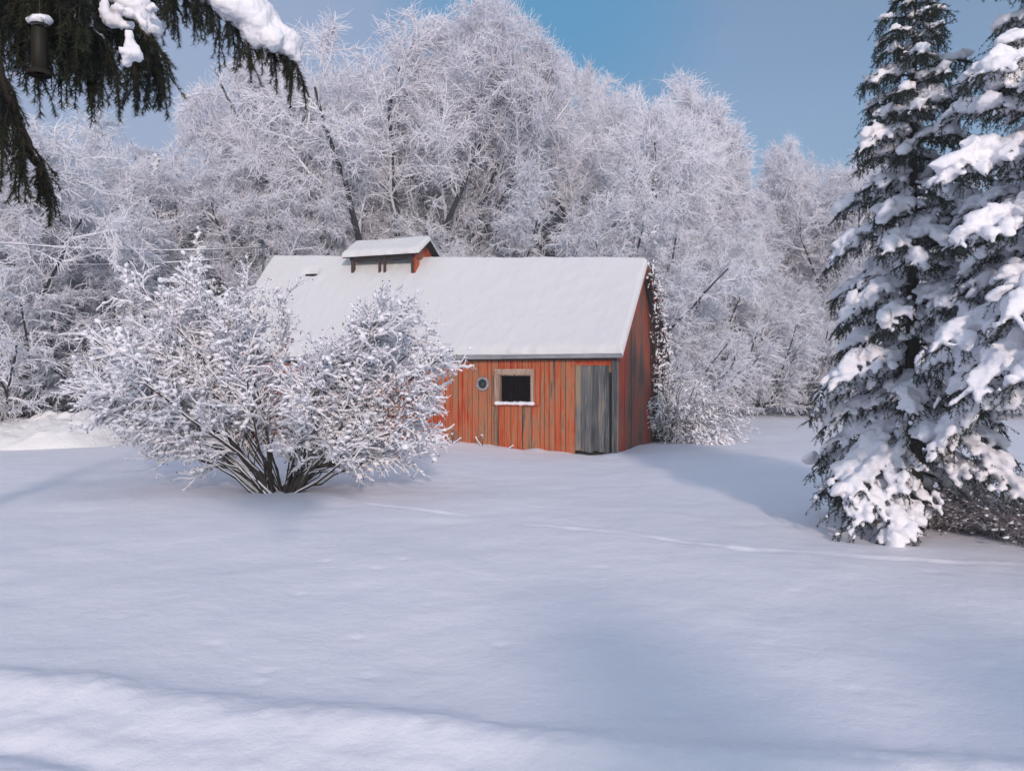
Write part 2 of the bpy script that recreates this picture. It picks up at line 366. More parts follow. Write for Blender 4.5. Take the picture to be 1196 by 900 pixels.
# window
wn = MB(); x0, x1, z0, z1 = WIN; f = .085
wn.box(x0-f, x0, -.035, -.009, z0-.02, z1+.085, .4); wn.box(x1, x1+f*.8, -.037, -.009, z0-.02, z1+.085, .6)
wn.box(x0-f-.01, x1+f*.8, -.042, -.0095, z1+.0855, z1+.12, .9); wn.box(x0+.0005, x1-.0005, -.033, -.009, z1, z1+.085, .55)
wn.box(x0, x0+.03, -.0085, .12, z0, z1, .2); wn.box(x1-.03, x1, -.0085, .12, z0, z1, .2); wn.box(x0+.03, x1-.03, -.0085, .12, z1-.03, z1, .2)
win = wn.build('window_frame', 'trim', barn, False, True)
mb = MB(); mb.box(x0-.13, x1+.16, -.07, .12, z0-.045, z0-.021, .2); mb.build('sill', 'red', win, False, True)
mb = MB(); n_ = 22; cx = np.linspace(x0-.03, x1+.03, n_)
blobs(mb, np.stack([cx, np.full(n_, -.03), np.full(n_, z0+.0)], 1), np.stack([np.full(n_, .06), np.full(n_, .06), rb.uniform(.035, .06, n_)], 1), rb, 2, .06)
blobs(mb, np.stack([cx[2:-2], np.full(n_-4, .05), np.full(n_-4, z0-.0)], 1), np.stack([np.full(n_-4, .06), np.full(n_-4, .07), rb.uniform(.03, .055, n_-4)], 1), rb, 2, .06)
remeshed(mb, 'sill_snow', .012, 'snow', win, 2)
# porthole
def ring(mb, cx, cz, ri, ro, y0, y1, n=28):
    a = np.arange(n)/n*2*np.pi; V = []
    for r_, y in ((ri, y0), (ro, y0), (ro, y1), (ri, y1)): V.append(np.stack([cx+r_*np.cos(a), np.full(n, y), cz+r_*np.sin(a)], 1))
    i = np.arange(n); j = (i+1) % n; Q = []
    for p in range(4): q = (p+1) % 4; Q.append(np.stack([p*n+i, p*n+j, q*n+j, q*n+i], 1))
    mb.add(np.concatenate(V), np.concatenate(Q), tone=.5)
mb = MB(); ring(mb, -3.19, 1.54, .108, .162, -.045, -.009); ph = mb.build('round_window', 'fascia', barn, False, True)
mb = MB(); a = np.arange(24)/24*2*np.pi; mb.prism([(-3.19+.107*math.cos(q), 1.54+.107*math.sin(q)) for q in a], 'y', .005, .012); mb.build('pane', 'glass', ph, False)
# roof boards, fascia, rake
mb = MB()
for (ya, yb_) in ((-.12, 2.5), (2.5, BD+.12)):
    for k in range(10):
        xa = .16-(BL+.32)*k/10; xb_ = .16-(BL+.32)*(k+1)/10; P = []
        for x in (xa, xb_):
            for y in (ya, yb_):
                z = float(roofz(x, y)); P += [(x, y, z), (x, y, z-.05)]
        mb.add(P, [(0, 2, 6, 4), (1, 5, 7, 3), (0, 4, 5, 1), (2, 3, 7, 6), (0, 1, 3, 2), (4, 6, 7, 5)])
mb.build('roof', 'shingle', barn, False)
mb = MB()
for k in range(4): mb.box(.17-2.82*(k+1)+.004, .17-2.82*k, -.20+.004*(k % 2), -.1215, EZ-.085-.006*(k % 2), EZ+.012+.003*(k % 2), .3+.15*(k % 3))
mb.build('fascia_board', 'fascia', barn, False, True)
mb = MB()
for ya, yb_ in ((-.12, 2.5), (BD+.12, 2.5)):
    za, zb = EZ-.09, ridge(.17)-.09
    poly = [(ya, za), (yb_, zb), (yb_, zb+.10), (ya, za+.10)]; mb.prism(poly, 'x', .165, .19, .3)
mb.build('rake_board', 'gable', barn, False, True)
# roof snow
def snow_roof(x0, x1, ya, yb_, zf, th, name, parent, nxr=260, nyr=150, seed=0, extra=None):
    s = np.linspace(0, 1, nxr); q = np.linspace(0, 1, nyr); X_, Y_ = np.meshgrid(x0+(x1-x0)*s, ya+(yb_-ya)*q)
    d = np.minimum(np.minimum(X_-x0, x1-X_), np.minimum(Y_-ya, yb_-Y_)); e = np.sqrt(np.clip(1-(1-np.clip(d/.11, 0, 1))**2, 0, 1))
    base = zf(X_, Y_)+.004
    t_ = th*(.12+.88*e)*(1+.10*fbm(X_*.9+seed, Y_*.9, 3))+.010*fbm(X_*5+seed, Y_*5, 2)
    ed = .03*vn(X_*5+seed, Y_*0)*np.exp(-(Y_-ya)/.1)
    if extra is not None: t_ = extra(X_, Y_, t_)
    top = np.stack([X_, Y_+ed, base+np.clip(t_, .003, 9)], -1); bot = np.stack([X_, Y_, base], -1)
    # round the ridge
    mb = MB(); n = nxr*nyr; I = np.arange(n).reshape(nyr, nxr)
    Q = [np.stack([I[:-1, :-1], I[:-1, 1:], I[1:, 1:], I[1:, :-1]], -1).reshape(-1, 4)]
    for L_ in (I[0], I[-1, ::-1], I[::-1, 0], I[:, -1]): Q.append(np.stack([L_[:-1]+n, L_[1:]+n, L_[1:], L_[:-1]], -1))
    mb.add(np.concatenate([top.reshape(-1, 3), bot.reshape(-1, 3)]), np.concatenate(Q)); return mb.build(name, 'roofsnow', parent)
def rz_soft(x, y):
    r = ridge(x); a = np.sqrt((y-2.5)**2+.03)-.02; return EZ+(r-EZ)*(1-(a-.12)/2.62)-.02
def hole_fn(X_, Y_, t_):
    c = np.exp(-(((X_+9.35)/.24)**4+((Y_-2.02)/.10)**4)); return t_*(1-c)
snow_roof(-BL-.17, .185, -.165, BD+.15, lambda x, y: np.where(np.abs(y-2.5) < .4, np.minimum(roofz(x, y)+0, 99), roofz(x, y)), .17, 'roof_snow', barn, 520, 160, 0, hole_fn)
mb = MB(); mb.box(-9.52, -9.18, 1.97, 2.07, float(roofz(-9.35, 2.0))+.0, float(roofz(-9.35, 2.0))+.12); mb.build('roof_vent', 'dark', barn, False)
# cupola
cup = MB(); cx0, cx1 = -8.02, -6.05; cyF, cyB = 1.98, 3.02; ce = 5.02
for (px_, py_) in ((cx0, cyF), (cx1-.09, cyF), (cx0, cyB-.09), (cx1-.09, cyB-.09)):
    cup.box(px_, px_+.09, py_, py_+.09, 4.2, ce, .9)
for px_ in (-7.0, -7.16): cup.box(px_, px_+.06, cyF+.01, cyF+.07, 4.2, ce-.07, 1.2)
cup.box(cx0-.02, cx1+.02, cyF-.03, cyF-.002, ce-.09, ce, .8); cup.box(cx0-.02, cx1+.02, cyB+.002, cyB+.03, ce-.09, ce, .8)
cpo = cup.build('cupola', 'cupwood', barn, False, True)
for side in (cx1, cx0-.03):
    mb = MB()
    y = cyF+.004
    while y < cyB-.01:
        y1 = min(y+.13, cyB-.002); tp = lambda q: 5.02+.42*(1-abs(q-2.5)/.62)
        lo = 4.35 if y < 2.2 or y > 2.75 else ce-.08
        pl = [(y+.003, lo), (y1-.003, lo), (y1-.003, tp(y1)-.03), (y+.003, tp(y)-.03)]
        if side < -7 : pl = [(p[0], max(p[1], ce-.1)) for p in pl]
        mb.prism(pl, 'x', side, side+.03, rb.uniform(.1, .5)); y = y1
    mb.build('cupola_gable', 'red', cpo, False, True)
mb = MB(); cr = lambda x, y: 5.02+.42*(1-np.abs(y-2.5)/.66)
for ya, yb_ in ((1.84, 2.5), (2.5, 3.16)):
    P = []
    for x in (-8.20, -5.84):
        for y in (ya, yb_): P += [(x, y, float(cr(x, y))), (x, y, float(cr(x, y))-.04)]
    mb.add(P, [(0, 2, 6, 4), (1, 5, 7, 3), (0, 4, 5, 1), (2, 3, 7, 6), (0, 1, 3, 2), (4, 6, 7, 5)])
mb.build('cupola_roof', 'dark', cpo, False)
snow_roof(-8.23, -5.82, 1.81, 3.19, cr, .14, 'cupola_snow', cpo, 120, 50, 7)
# mast and wires
mst = MB(); mst.tubes(np.array([(-BL-.25, 2.2, 1.0), (-BL-.25, 2.2, 5.62)]), np.array([.03, .03]), 8); mst.tubes(np.array([(-BL-.25, 2.2, 5.60), (-BL-.25, 2.12, 5.70), (-BL-.25, 2.04, 5.62)]), np.array([.05, .05, .04]), 8)
for z_ in (2.3, 2.9): mst.box(-BL-.28, -BL+.0, 2.16, 2.24, z_, z_+.05)
mst.build('service_mast', 'metal', barn)
mtop = barn.matrix_basis @ Vector((-BL-.28, 2.15, 5.45)); mtop = np.array(mtop)

def wire(p0, p1, sag, label, r=.02):
    s = np.linspace(0, 1, 30)[:, None]; P = p0*(1-s)+p1*s; P[:, 2] -= sag*4*(s*(1-s))[:, 0]
    t_ = thing('overhead_wire', label, 'overhead wire', p1)
    mb = MB(); mb.tubes(P-p1, np.full(30, .008), 5); mb.build('cable', 'wire', t_)
    Q = P-p1+np.array([0, 0, r*.9]); rr = r*(1+.25*np.random.default_rng(int(sag*100)).normal(0, 1, 30)); rr[-6:] *= np.linspace(1, .2, 6)
    mb = MB(); mb.tubes(Q, rr, 6); mb.build('clinging_snow', 'snow', t_)
wire(W(-420, 225, 15), mtop+[0, 0, .06], .45, 'upper snow covered wire running from the left edge to the barn mast')
wire(W(-500, 245, 17), mtop+[0, -.05, -.18], .65, 'lower sagging wire below the first one left of the barn mast', .016)

# ------------------------------------------------------------------ snowy deciduous trees
def snow_on(mb, P, Rr, k=.75, m=4):
    if P.ndim == 2: P = P[None]; Rr = Rr[None]
    Q = P.copy(); T = unit(np.gradient(P, axis=1)); h = np.sqrt(np.clip(1-T[..., 2]**2, 0, 1)); Q[..., 2] += Rr*.55*h+.01
    mb.tubes(Q, Rr*k*(.35+.65*h), m)
def make_tree(name, label, cat, seed, H, nl1=8, k2=10, k3=14, k4=20, spread=34, trunk=.22, L1=.72, droop=-.02, mat='twig', r0=None, lowfill=True, k3L=.13, tr=.0165, clumps=0, lim=False, env=None):
    rng = np.random.default_rng(seed); t_ = thing(name, label, cat)
    r0 = r0 or H*.0165
    P0 = grow([(0, 0, -.3)], [(0, 0, 1)], H*trunk+.3, 6, .04, 0, rng); R0 = taper([r0*1.15], r0*.8, 6)
    p, d, rad, t0 = spawn(P0, R0, nl1, .55, 1.0, spread, 11, rng); d[:, 2] = np.abs(d[:, 2])+.1
    L = H*L1*rng.uniform(.75, 1.08, len(p)); P1 = grow(p, d, L, 9, .085, .045, rng); R1 = taper(rad*(.62 if lim else .6), .036 if lim else .024, 9)
    p, d, rad, t1 = spawn(P1, R1, k2, (.40 if lim else .1), 1, 38, 12, rng); L = H*.30*(1.15-.7*t1)*rng.uniform(.6, 1.1, len(p))
    P2 = grow(p, d, L, 6, .12, .05, rng); R2 = taper(np.maximum(rad*.55, .022), .014, 6)
    def dome(P):
        if not env: return P
        c_ = np.array([0, 0, env[0]*H]); q = (P-c_)/np.array([env[1]*H, env[1]*H, env[2]*H]); l = np.linalg.norm(q, axis=2, keepdims=True)+1e-6
        l2 = np.where(l < .72, l, .72+.28*np.tanh((l-.72)/.28)); k = np.where(P[..., 2:] > c_[2]*.6, 1, 0)
        return c_+q*(1+(l2/l-1)*k)*np.array([env[1]*H, env[1]*H, env[2]*H])
    P1 = dome(P1); P2 = dome(P2)
    p, d, rad, t2 = spawn(P2, R2, k3, .2 if lim else .08, 1, 42, 14, rng); L = H*k3L*(1.15-.6*t2)*rng.uniform(.5, 1.1, len(p))
    P3 = dome(grow(p, d, L, 4, .22, droop, rng)); R3 = taper(np.full(len(p), tr*1.35), tr, 4)
    p, d, rad, t3 = spawn(P3, R3, k4, .05, 1, 45, 15, rng); L = H*.034*rng.uniform(.4, 1.25, len(p))
    P4 = grow(p, d, L, 3, .30, droop-.03, rng); R4 = taper(np.full(len(p), tr*.78), tr*.4, 3)
    mb = MB(); mb.tubes(P0, R0, 9); mb.tubes(P1, R1, 6)
    if lim: mb.tubes(P2[:, :4], R2[:, :4]*.8, 4)
    mb.build('trunk', 'bark', t_)
    mb = MB(); snow_on(mb, P1, R1); snow_on(mb, P2, R2*1.35, .95); 
    if clumps:
        c = P3[:, 2:].reshape(-1, 3); c = c[rng.uniform(size=len(c)) < clumps]; s_ = rng.uniform(.02, .06, (len(c), 1))*np.array([2.0, 1, .6]); blobs(mb, c, s_*H/9, rng, 1)
    mb.build('branch_snow', 'snow', t_)
    mb = MB(); mb.tubes(P2, R2, 4); mb.tubes(P3, R3, 3); mb.tubes(P4, R4, 3); mb.build('crown', mat, t_, False)
    t_['lim'] = int(lim); t_['h'] = float(max(P3[..., 2].max(), P4[..., 2].max())); return t_
def place(src, used, px, Y, topy, label, rz, wide=1.0, group=None):
    H = EYE+(HOR-topy)/F*Y; k = H/src['h']; x = (px-598)/F*Y; loc = (x, Y, gz(x, Y)-.05); s = (k*wide, k*wide*(.62 if src.get('lim') else 1), k)
    if src.name not in used:
        used.add(src.name); src.location = loc; src.rotation_euler = (0, 0, rz); src.scale = s; src['label'] = label
        if group: src['group'] = group
        return src
    return dup(src, loc, rz, s, label, group)
used = set()
TA = make_tree('snowy_tree', '', 'tree', 11, 15, 11, 10, 15, 28, 40, lim=True, env=(.52, .46, .46))
TB = make_tree('snowy_tree', '', 'tree', 23, 15, 9, 11, 15, 28, 42, trunk=.16, lim=True, env=(.50, .46, .45))
TC = make_tree('snowy_tree', '', 'tree', 37, 13, 9, 10, 14, 26, 30, trunk=.12, L1=.8, env=(.52, .36, .46))
TD = make_tree('snowy_tree', '', 'tree', 41, 10, 11, 10, 14, 26, 42, trunk=.07, L1=.85, droop=-.10, mat='twig2', k3L=.16)
TE = make_tree('snowy_shrub', '', 'shrub', 53, 5, 15, 9, 10, 13, 40, trunk=.05, L1=.85, droop=-.12, mat='twig2', r0=.05, k3L=.18, tr=.014, clumps=.25)
gB = 'tall snow covered trees behind the barn'; gR = 'snow covered trees beyond the field on the right'; gL = 'snow covered trees left of the barn'; gS = 'snow laden shrubs at the foot of the trees'
for a in [
 (TA, 478, 30, 14, 'tall white tree with dark forked limbs rising above the barn cupola', .3, 1.15, gB),
 (TB, 500, 33, 22, 'highest snow laden tree behind the middle of the barn roof', 2.1, 1.0, gB),
 (TB, 735, 33, 72, 'spreading white tree behind the right end of the barn roof', 3.6, 1.05, gB),
 (TA, 355, 31, 48, 'tall white tree left of the cupola behind the hanging spruce bough', 4.0, .95, gB),
 (TA, 640, 37, 58, 'white tree between the highest tree and the spreading one', 1.2, 1.0, gB),
 (TA, 700, 41, 74, 'rounded white crown right of the barn roof middle filling the skyline', 2.6, 1.0, gB),
 (TA, 772, 42, 138, 'rounded white crown where the skyline steps down right of the barn', 5.0, .95, gB),
 (TC, 505, 38, 25, 'slender tall white tree seen between two forked crowns above the cupola', .7, 1.1, gB),
 (TC, 770, 40, 150, 'upright white tree rising just right of the barn gable', 2.9, 1.1, gB),
 (TD, 690, 30, 215, 'low dense frosted tree directly behind the right half of the barn roof', 1.9, 1.1, gB),
 (TD, 590, 31, 225, 'low dense frosted tree directly behind the middle of the barn roof', .4, 1.1, gB),
 (TD, 395, 34, 205, 'low dense frosted tree behind the left end of the barn roof', 3.3, 1.1, gB),
 (TC, 820, 46, 215, 'white tree at the low dip of the skyline right of the barn', 1.0, 1.1, gR),
 (TC, 880, 50, 192, 'white tree just right of the dip in the skyline', 2.2, 1.1, gR),
 (TB, 935, 52, 165, 'broad white tree forming the rounded hump left of the spruce', .9, .9, gR),
 (TC, 990, 50, 168, 'white tree whose top meets the left side of the tall spruce', 4.4, 1.1, gR),
 (TB, 1060, 53, 175, 'white tree mostly hidden by the tall narrow spruce', 3.9, .9, gR),
 (TC, 1130, 50, 190, 'white tree seen through the gap between the two spruces', 5.1, 1.2, gR),
 (TB, 1215, 50, 180, 'white tree behind the big spruce at the right edge', 1.7, .9, gR),
 (TD, 800, 36, 265, 'mid height frosted tree right of the gable behind the vine heap', 2.6, 1.0, gR),
 (TD, 885, 44, 270, 'mid height frosted tree in the middle of the gap between barn and spruce', 5.6, 1.1, gR),
 (TD, 965, 43, 290, 'mid height frosted tree close to the left edge of the spruce', .2, 1.1, gR),
 (TD, 1060, 42, 300, 'frosted tree low behind the trunk of the tall spruce', 1.4, 1.1, gR),
 (TD, 1160, 42, 310, 'frosted tree low behind the big spruce boughs', 3.4, 1.1, gR),
 (TD, 10, 25, 120, 'arching frosted tree at the left edge under the hanging boughs', 2.0, 1.05, gL),
 (TD, -70, 24, 60, 'big arching frosted tree leaning in from beyond the left edge', 4.2, 1.1, gL),
 (TD, 100, 27, 135, 'arching frosted tree below the bird feeder', 3.6, 1.05, gL),
 (TC, 268, 27, 142, 'round topped fluffy white tree between the small spruce and the forked tree', 3.0, 1.0, gL),
 (TD, 215, 29.5, 205, 'low frosted tree under the patch of pale sky', 1.1, 1.0, gL),
 (TC, 325, 29, 150, 'white tree behind the mast at the left end of the barn', .9, 1.0, gL),
 (TD, 160, 28, 215, 'low frosted tree in front of the small spruce', 5.3, 1.0, gL),
 (TC, 50, 33, 115, 'upright white tree far back in the left corner', 2.4, 1.2, gL),
 (TD, 262, 30, 225, 'low frosted tree crossed by the wires beside the mast', 2.5, 1.0, gL),
 ]:
    s_, px, Y, ty, lab, rz, wd, gp = a; place(s_, used, px, Y, ty, lab, rz, wd, gp)
for a in [
 (30, 22.5, 320, 'white shrub behind the left part of the snow bank'), (95, 25.5, 320, 'white shrub behind the top of the snow bank'),
 (-45, 22, 300, 'white shrub at the left edge behind the snow bank'), (175, 24.5, 315, 'white shrub behind the left side of the big bush'), (228, 24.8, 320, 'white shrub behind the middle of the big bush'),
 (780, 27, 375, 'shrub directly behind the vine heap at the gable'), (835, 33, 372, 'rounded snowy shrub first right of the vine heap'), (885, 35, 365, 'rounded snowy shrub second right of the vine heap'),
 (935, 36, 372, 'rounded snowy shrub third right of the vine heap'), (985, 36, 360, 'snowy shrub at the back edge of the field beside the spruce'), (1040, 36, 370, 'snowy shrub seen behind the tall spruce trunk'),
 (1100, 35, 372, 'snowy shrub behind the gap between both spruces'), (1165, 35, 365, 'snowy shrub far behind the big spruce at right'), (1230, 34, 360, 'snowy shrub at the right edge behind the big spruce')]:
    px, Y, ty, lab = a; place(TE, used, px, Y, ty, lab, px*.37, 1.15, gS)

# ------------------------------------------------------------------ spruces
def needles(mb, P, dens, ln, wd, rng, fwd=.7):
    """P (N,n,3) twigs -> many thin triangles standing off them"""
    seg = np.linalg.norm(np.diff(P, axis=1), axis=2); tot = seg.sum(1); cnt = np.maximum(3, (tot*dens).astype(int)); i = np.repeat(np.arange(len(P)), cnt)
    t = rng.uniform(0, 1, len(i))**.9; n = P.shape[1]; x = t*(n-1); a = np.minimum(x.astype(int), n-2); f = (x-a)[:, None]
    A = P[i, a]; B = P[i, a+1]; pos = A+(B-A)*f; tan = unit(B-A); rnd = rng.normal(0, 1, tan.shape); perp = unit(rnd-tan*np.sum(rnd*tan, -1, keepdims=True))
    d = unit(tan*fwd+perp); side = unit(np.cross(d, rng.normal(0, 1, d.shape))); L = ln*rng.uniform(.6, 1.15, (len(i), 1))
    V = np.stack([pos-side*wd, pos+side*wd, pos+d*L], 1).reshape(-1, 3); mb.add(V, None, np.arange(len(V)).reshape(-1, 3))
def spruce(name, label, loc, H, Rb, z0, seed, nb=110, snow=1.0, voxel=.024, power=.85, bias=None, custom=None, dens=170, detail=True, sk=1.0, mat='needle', topsharp=1.0):
    rng = np.random.default_rng(seed); t_ = thing(name, label, 'spruce tree', loc)
    mb = MB(); P0 = grow([(0, 0, -.3)], [(0, 0, 1)], H+.3, 12, .012, .1, rng); mb.tubes(P0, taper([.028*H**.75], .012, 12), 10); mb.build('trunk', 'sprucebark', t_)
    tz = P0[0, :, 2]; zz = z0+(H-z0)*(1-(1-np.linspace(0, .985, nb))**1.15); az = np.arange(nb)*2.399+rng.normal(0, .3, nb)
    if bias is not None: az = az+bias(az)
    Lb = Rb*((H-zz)/(H-z0))**power*rng.uniform(.72, 1.12, nb)+.10
    Lb = np.where(zz > H*.6, Lb*topsharp, Lb)
    base = np.stack([np.interp(zz, tz, P0[0, :, k]) for k in (0, 1)]+[zz], 1)
    el = np.interp(zz/H, [0, .5, 1], [-.22, .05, .5])+rng.normal(0, .10, nb); d = np.stack([np.cos(az), np.sin(az), el], 1)
    if custom is not None:
        for (b0, d0, l0) in custom: base = np.vstack([base, b0]); d = np.vstack([d, d0]); Lb = np.append(Lb, l0)
    P1 = grow(base, d, Lb, 9, .05, -.045, rng, -.15); nB = len(P1)
    mbk = MB(); mbk.tubes(P1, taper(.008+.010*Lb, .004, 9), 5)
    # lateral branchlets lie left and right of the bough
    K = 22; t = .12+.88*(np.arange(K)[None]+rng.uniform(0, 1, (nB, K)))/K; x = t*9; i = np.minimum(x.astype(int), 8); f = (x-i)[..., None]; r_ = np.arange(nB)[:, None]
    A = P1[r_, i]; B = P1[r_, i+1]; pos = A+(B-A)*f; tan = unit(B-A); side = unit(np.cross(tan, np.array([0, 0, 1.])))*np.where(np.arange(K) % 2, 1, -1)[None, :, None]
    ang = np.radians(rng.normal(52, 9, t.shape))[..., None]; dd = tan*np.cos(ang)+side*np.sin(ang)+rng.normal(0, .1, tan.shape)
    l2 = np.clip(Lb[:, None]*.42*(1.1-.85*t)*rng.uniform(.7, 1.15, t.shape), .07, .62)
    keep = (rng.uniform(size=t.shape) < np.clip(Lb[:, None]*1.3, .35, 1)).ravel()
    P2 = grow(pos.reshape(-1, 3)[keep], dd.reshape(-1, 3)[keep], l2.ravel()[keep], 5, .07, -.10, rng, -.22); L2 = l2.ravel()[keep]
    # short hanging twigs under them
    p, d3, rad, _ = spawn(P2, taper(np.full(len(P2), .004), .003, 5), 4 if detail else 2, .15, 1, 50, 12, rng); d3[:, 2] -= .5
    P3 = grow(p, d3, rng.uniform(.07, .20, len(p)), 3, .08, -.12, rng)
    mbk.tubes(P2, taper(np.full(len(P2), .006), .003, 5), 3); mbk.build('boughs', 'sprucebark', t_)
    mn = MB(); wd = .0032; needles(mn, P1[:, 2:], dens*1.3, .03, wd, rng); needles(mn, P2, dens, .030, wd, rng); needles(mn, P3, dens*1.1, .027, wd, rng); mn.build('needles', mat, t_, False)
    # snow: lumps along boughs and branchlets merged into loads
    ms = MB()
    def lump(P, Ls, step, rr, prob, z):
        cnt = np.maximum(1, (Ls/step).astype(int)); i = np.repeat(np.arange(len(P)), cnt); tt = rng.uniform(.12, .93, len(i)); n = P.shape[1]; x = tt*(n-1); a = np.minimum(x.astype(int), n-2); f = (x-a)[:, None]
        A = P[i, a]; B = P[i, a+1]; c = A+(B-A)*f; D = unit(B-A); k = rng.uniform(size=len(i)) < prob; c = c[k]; D = D[k]; s = rr*rng.uniform(.65, 1.3, len(c))[:, None]
        s = s*np.clip(Ls[i][k]/(.25 if rr < .05 else .6), .6, 1.25)[:, None]
        c[:, 2] += s[:, 0]*z; c += rng.normal(0, 1, c.shape)*s*.35; blobs(ms, c, s*np.array([1.25, 1, .68]), rng, 1, .28, D)
    lump(P1, Lb, .050, .058*sk, .92*snow, .6); lump(P2, L2, .038, .033*sk, .74*snow, .8)
    sn = remeshed(ms, 'snow_load', voxel, 'clump', t_, 2, .35, .007); return t_
xa, ya = 4.60, 9.3
A = spruce('spruce_tree', 'tall narrow spruce with lumpy snow loads left of the bigger one', (xa, ya, gz(xa, ya)-.05), 6.25, 1.38, .55, 8, nb=104, power=.62, sk=1.12, voxel=.021, dens=260,
  custom=[((0, 0, 1.05), (-.9, -.35, -.28), 1.4), ((0, 0, 1.45), (-.95, .1, -.12), 1.25)])
xb_, yb2 = 5.55, 7.7
Bt = spruce('spruce_tree', 'big spruce at the right edge with long sagging snow covered boughs', (xb_, yb2, gz(xb_, yb2)-.05), 6.5, 1.8, 1.9, 15, nb=84, power=.55, sk=1.3, voxel=.021, dens=260,
  custom=[((0, 0, 4.75), (-1, -.1, .14), 1.45), ((0, 0, 3.9), (-1, -.15, .10), 1.75), ((0, 0, 3.3), (-1, -.35, .12), 1.8), ((0, 0, 2.75), (-.9, -.6, .12), 1.9), ((0, 0, 2.2), (-.95, -.35, .14), 2.0), ((0, 0, 2.05), (-.8, -.75, .16), 1.9), ((0, 0, 2.0), (-1, .2, .16), 1.5)])
# dark spruces among the white trees
S1 = spruce('spruce_tree', 'small pointed snow dusted spruce rising above the thicket at left', (*(W(186, 440, 26)[:2]), 0), 8.9, 1.7, .5, 31, nb=90, dens=60, voxel=.06, snow=.9, sk=1.6, detail=False)
S2 = spruce('spruce_tree', 'dark low spruce in the thicket above the snow bank', (-11.9, 24.2, 0), 4.2, 1.6, .3, 35, nb=80, dens=110, voxel=.05, snow=.42, sk=1.2, detail=False, power=.6); S2['group'] = 'spruces among the white trees'
dup(S2, (-8.9, 24.3, 0), 2.2, (.9, .9, 1.12), 'dark low spruce in the thicket beside the mast', 'spruces among the white trees')
uS = [S1]
for (px, Y, ty, lab) in [(150, 25, 205, 'dark spruce in the thicket just left of the pointed one'),
   (232, 24, 262, 'dark spruce in the thicket crossed by the wires'), (745, 30, 175, 'dark spruce hidden among the white trees behind the gable')]:
    H = EYE+(HOR-ty)/F*Y; x = (px-598)/F*Y; dup(S1, (x, Y, 0), px, (H/8.9*1.15, H/8.9*1.15, H/8.9), lab, 'spruces among the white trees')
S1['group'] = 'spruces among the white trees'
# trees behind the photographer (their shade falls on the foreground)
dup(A, (3.6, -13.6, -.1), 1.0, (1.7, 1.7, 1.13), 'broad spruce standing across the road behind the viewpoint', None)
dup(Bt, (5.9, -13.0, -.1), 2.4, (1.4, 1.4, 1.0), 'second broad spruce across the road behind the viewpoint, right of the other', None)

# near spruce whose boughs hang into the top left corner
nr = thing('spruce_tree', 'near spruce whose dark boughs hang into the top left corner', 'spruce tree', (-5.6, 2.2, -.1))
rng = np.random.default_rng(77); base = np.array([-5.6, 2.2, -.1])
mb = MB(); mb.tubes(np.array([(0, 0, -.3), (.02, .02, 2), (.05, 0, 4.5), (0, 0, 7.2)]), np.array([.24, .2, .12, .02]), 14); mb.build('trunk', 'sprucebark', nr)
paths = [  # photo pixel + distance points along each bough, hang count, hang length, snow radius
 ([(-700, -420, 2.9), (-200, -190, 3.0), (60, -90, 3.05), (220, -25, 3.1), (290, 25, 3.15), (344, 74, 3.2)], 50, (.12, .30), .070, 1.0),
 ([(-760, -380, 2.7), (-220, -130, 2.75), (20, -60, 2.8), (110, -10, 2.8), (160, 20, 2.85), (178, 45, 2.9)], 34, (.20, .42), .055, .35),
 ([(-800, -330, 2.5), (-300, -120, 2.5), (-60, -60, 2.5), (50, -40, 2.5), (100, -5, 2.55)], 34, (.20, .40), .04, .05),
 ([(-800, -300, 3.3), (-260, -150, 3.3), (-40, -80, 3.3), (60, -50, 3.3), (150, -35, 3.3), (235, -5, 3.3)], 36, (.22, .42), .05, .5),
 ([(-800, -200, 2.3), (-300, -60, 2.3), (-90, 0, 2.3), (-25, 60, 2.3), (12, 120, 2.32), (40, 185, 2.35), (55, 225, 2.36)], 26, (.10, .26), .012, .0),
 ([(-800, -120, 2.6), (-300, 0, 2.6), (-80, 30, 2.6), (-20, 80, 2.6), (8, 130, 2.6)], 22, (.15, .30), .012, .03),
 ([(-800, -260, 2.6), (-300, -90, 2.6), (-80, -30, 2.62), (20, 0, 2.65), (75, 15, 2.65), (120, 45, 2.68)], 70, (.14, .42), .03, .05),
 ([(-820, -250, 2.75), (-300, -120, 2.75), (-90, -60, 2.75), (30, -20, 2.78), (100, 5, 2.8)], 60, (.16, .45), .03, .05),
 ([(-800, -240, 2.9), (-280, -110, 2.9), (-40, -20, 2.95), (90, 5, 2.95), (150, 35, 2.95), (185, 85, 2.95)], 40, (.12, .28), .03, .05),
 ([(-780, -350, 3.6), (-260, -200, 3.6), (40, -120, 3.6), (180, -60, 3.6), (262, -10, 3.65)], 30, (.16, .32), .06, .6),
]
mbk = MB(); mn = MB(); ms = MB()
def catmull(pts, n):
    pts = np.array(pts, float); s = np.linspace(0, len(pts)-1, n); out = []
    for v_ in s:
        i = min(int(v_), len(pts)-2); f = v_-i; p0 = pts[max(i-1, 0)]; p1 = pts[i]; p2 = pts[i+1]; p3 = pts[min(i+2, len(pts)-1)]
        out.append(.5*((2*p1)+(p2-p0)*f+(2*p0-5*p1+4*p2-p3)*f*f+(-p0+3*p1-3*p2+p3)*f**3))
    return np.array(out)
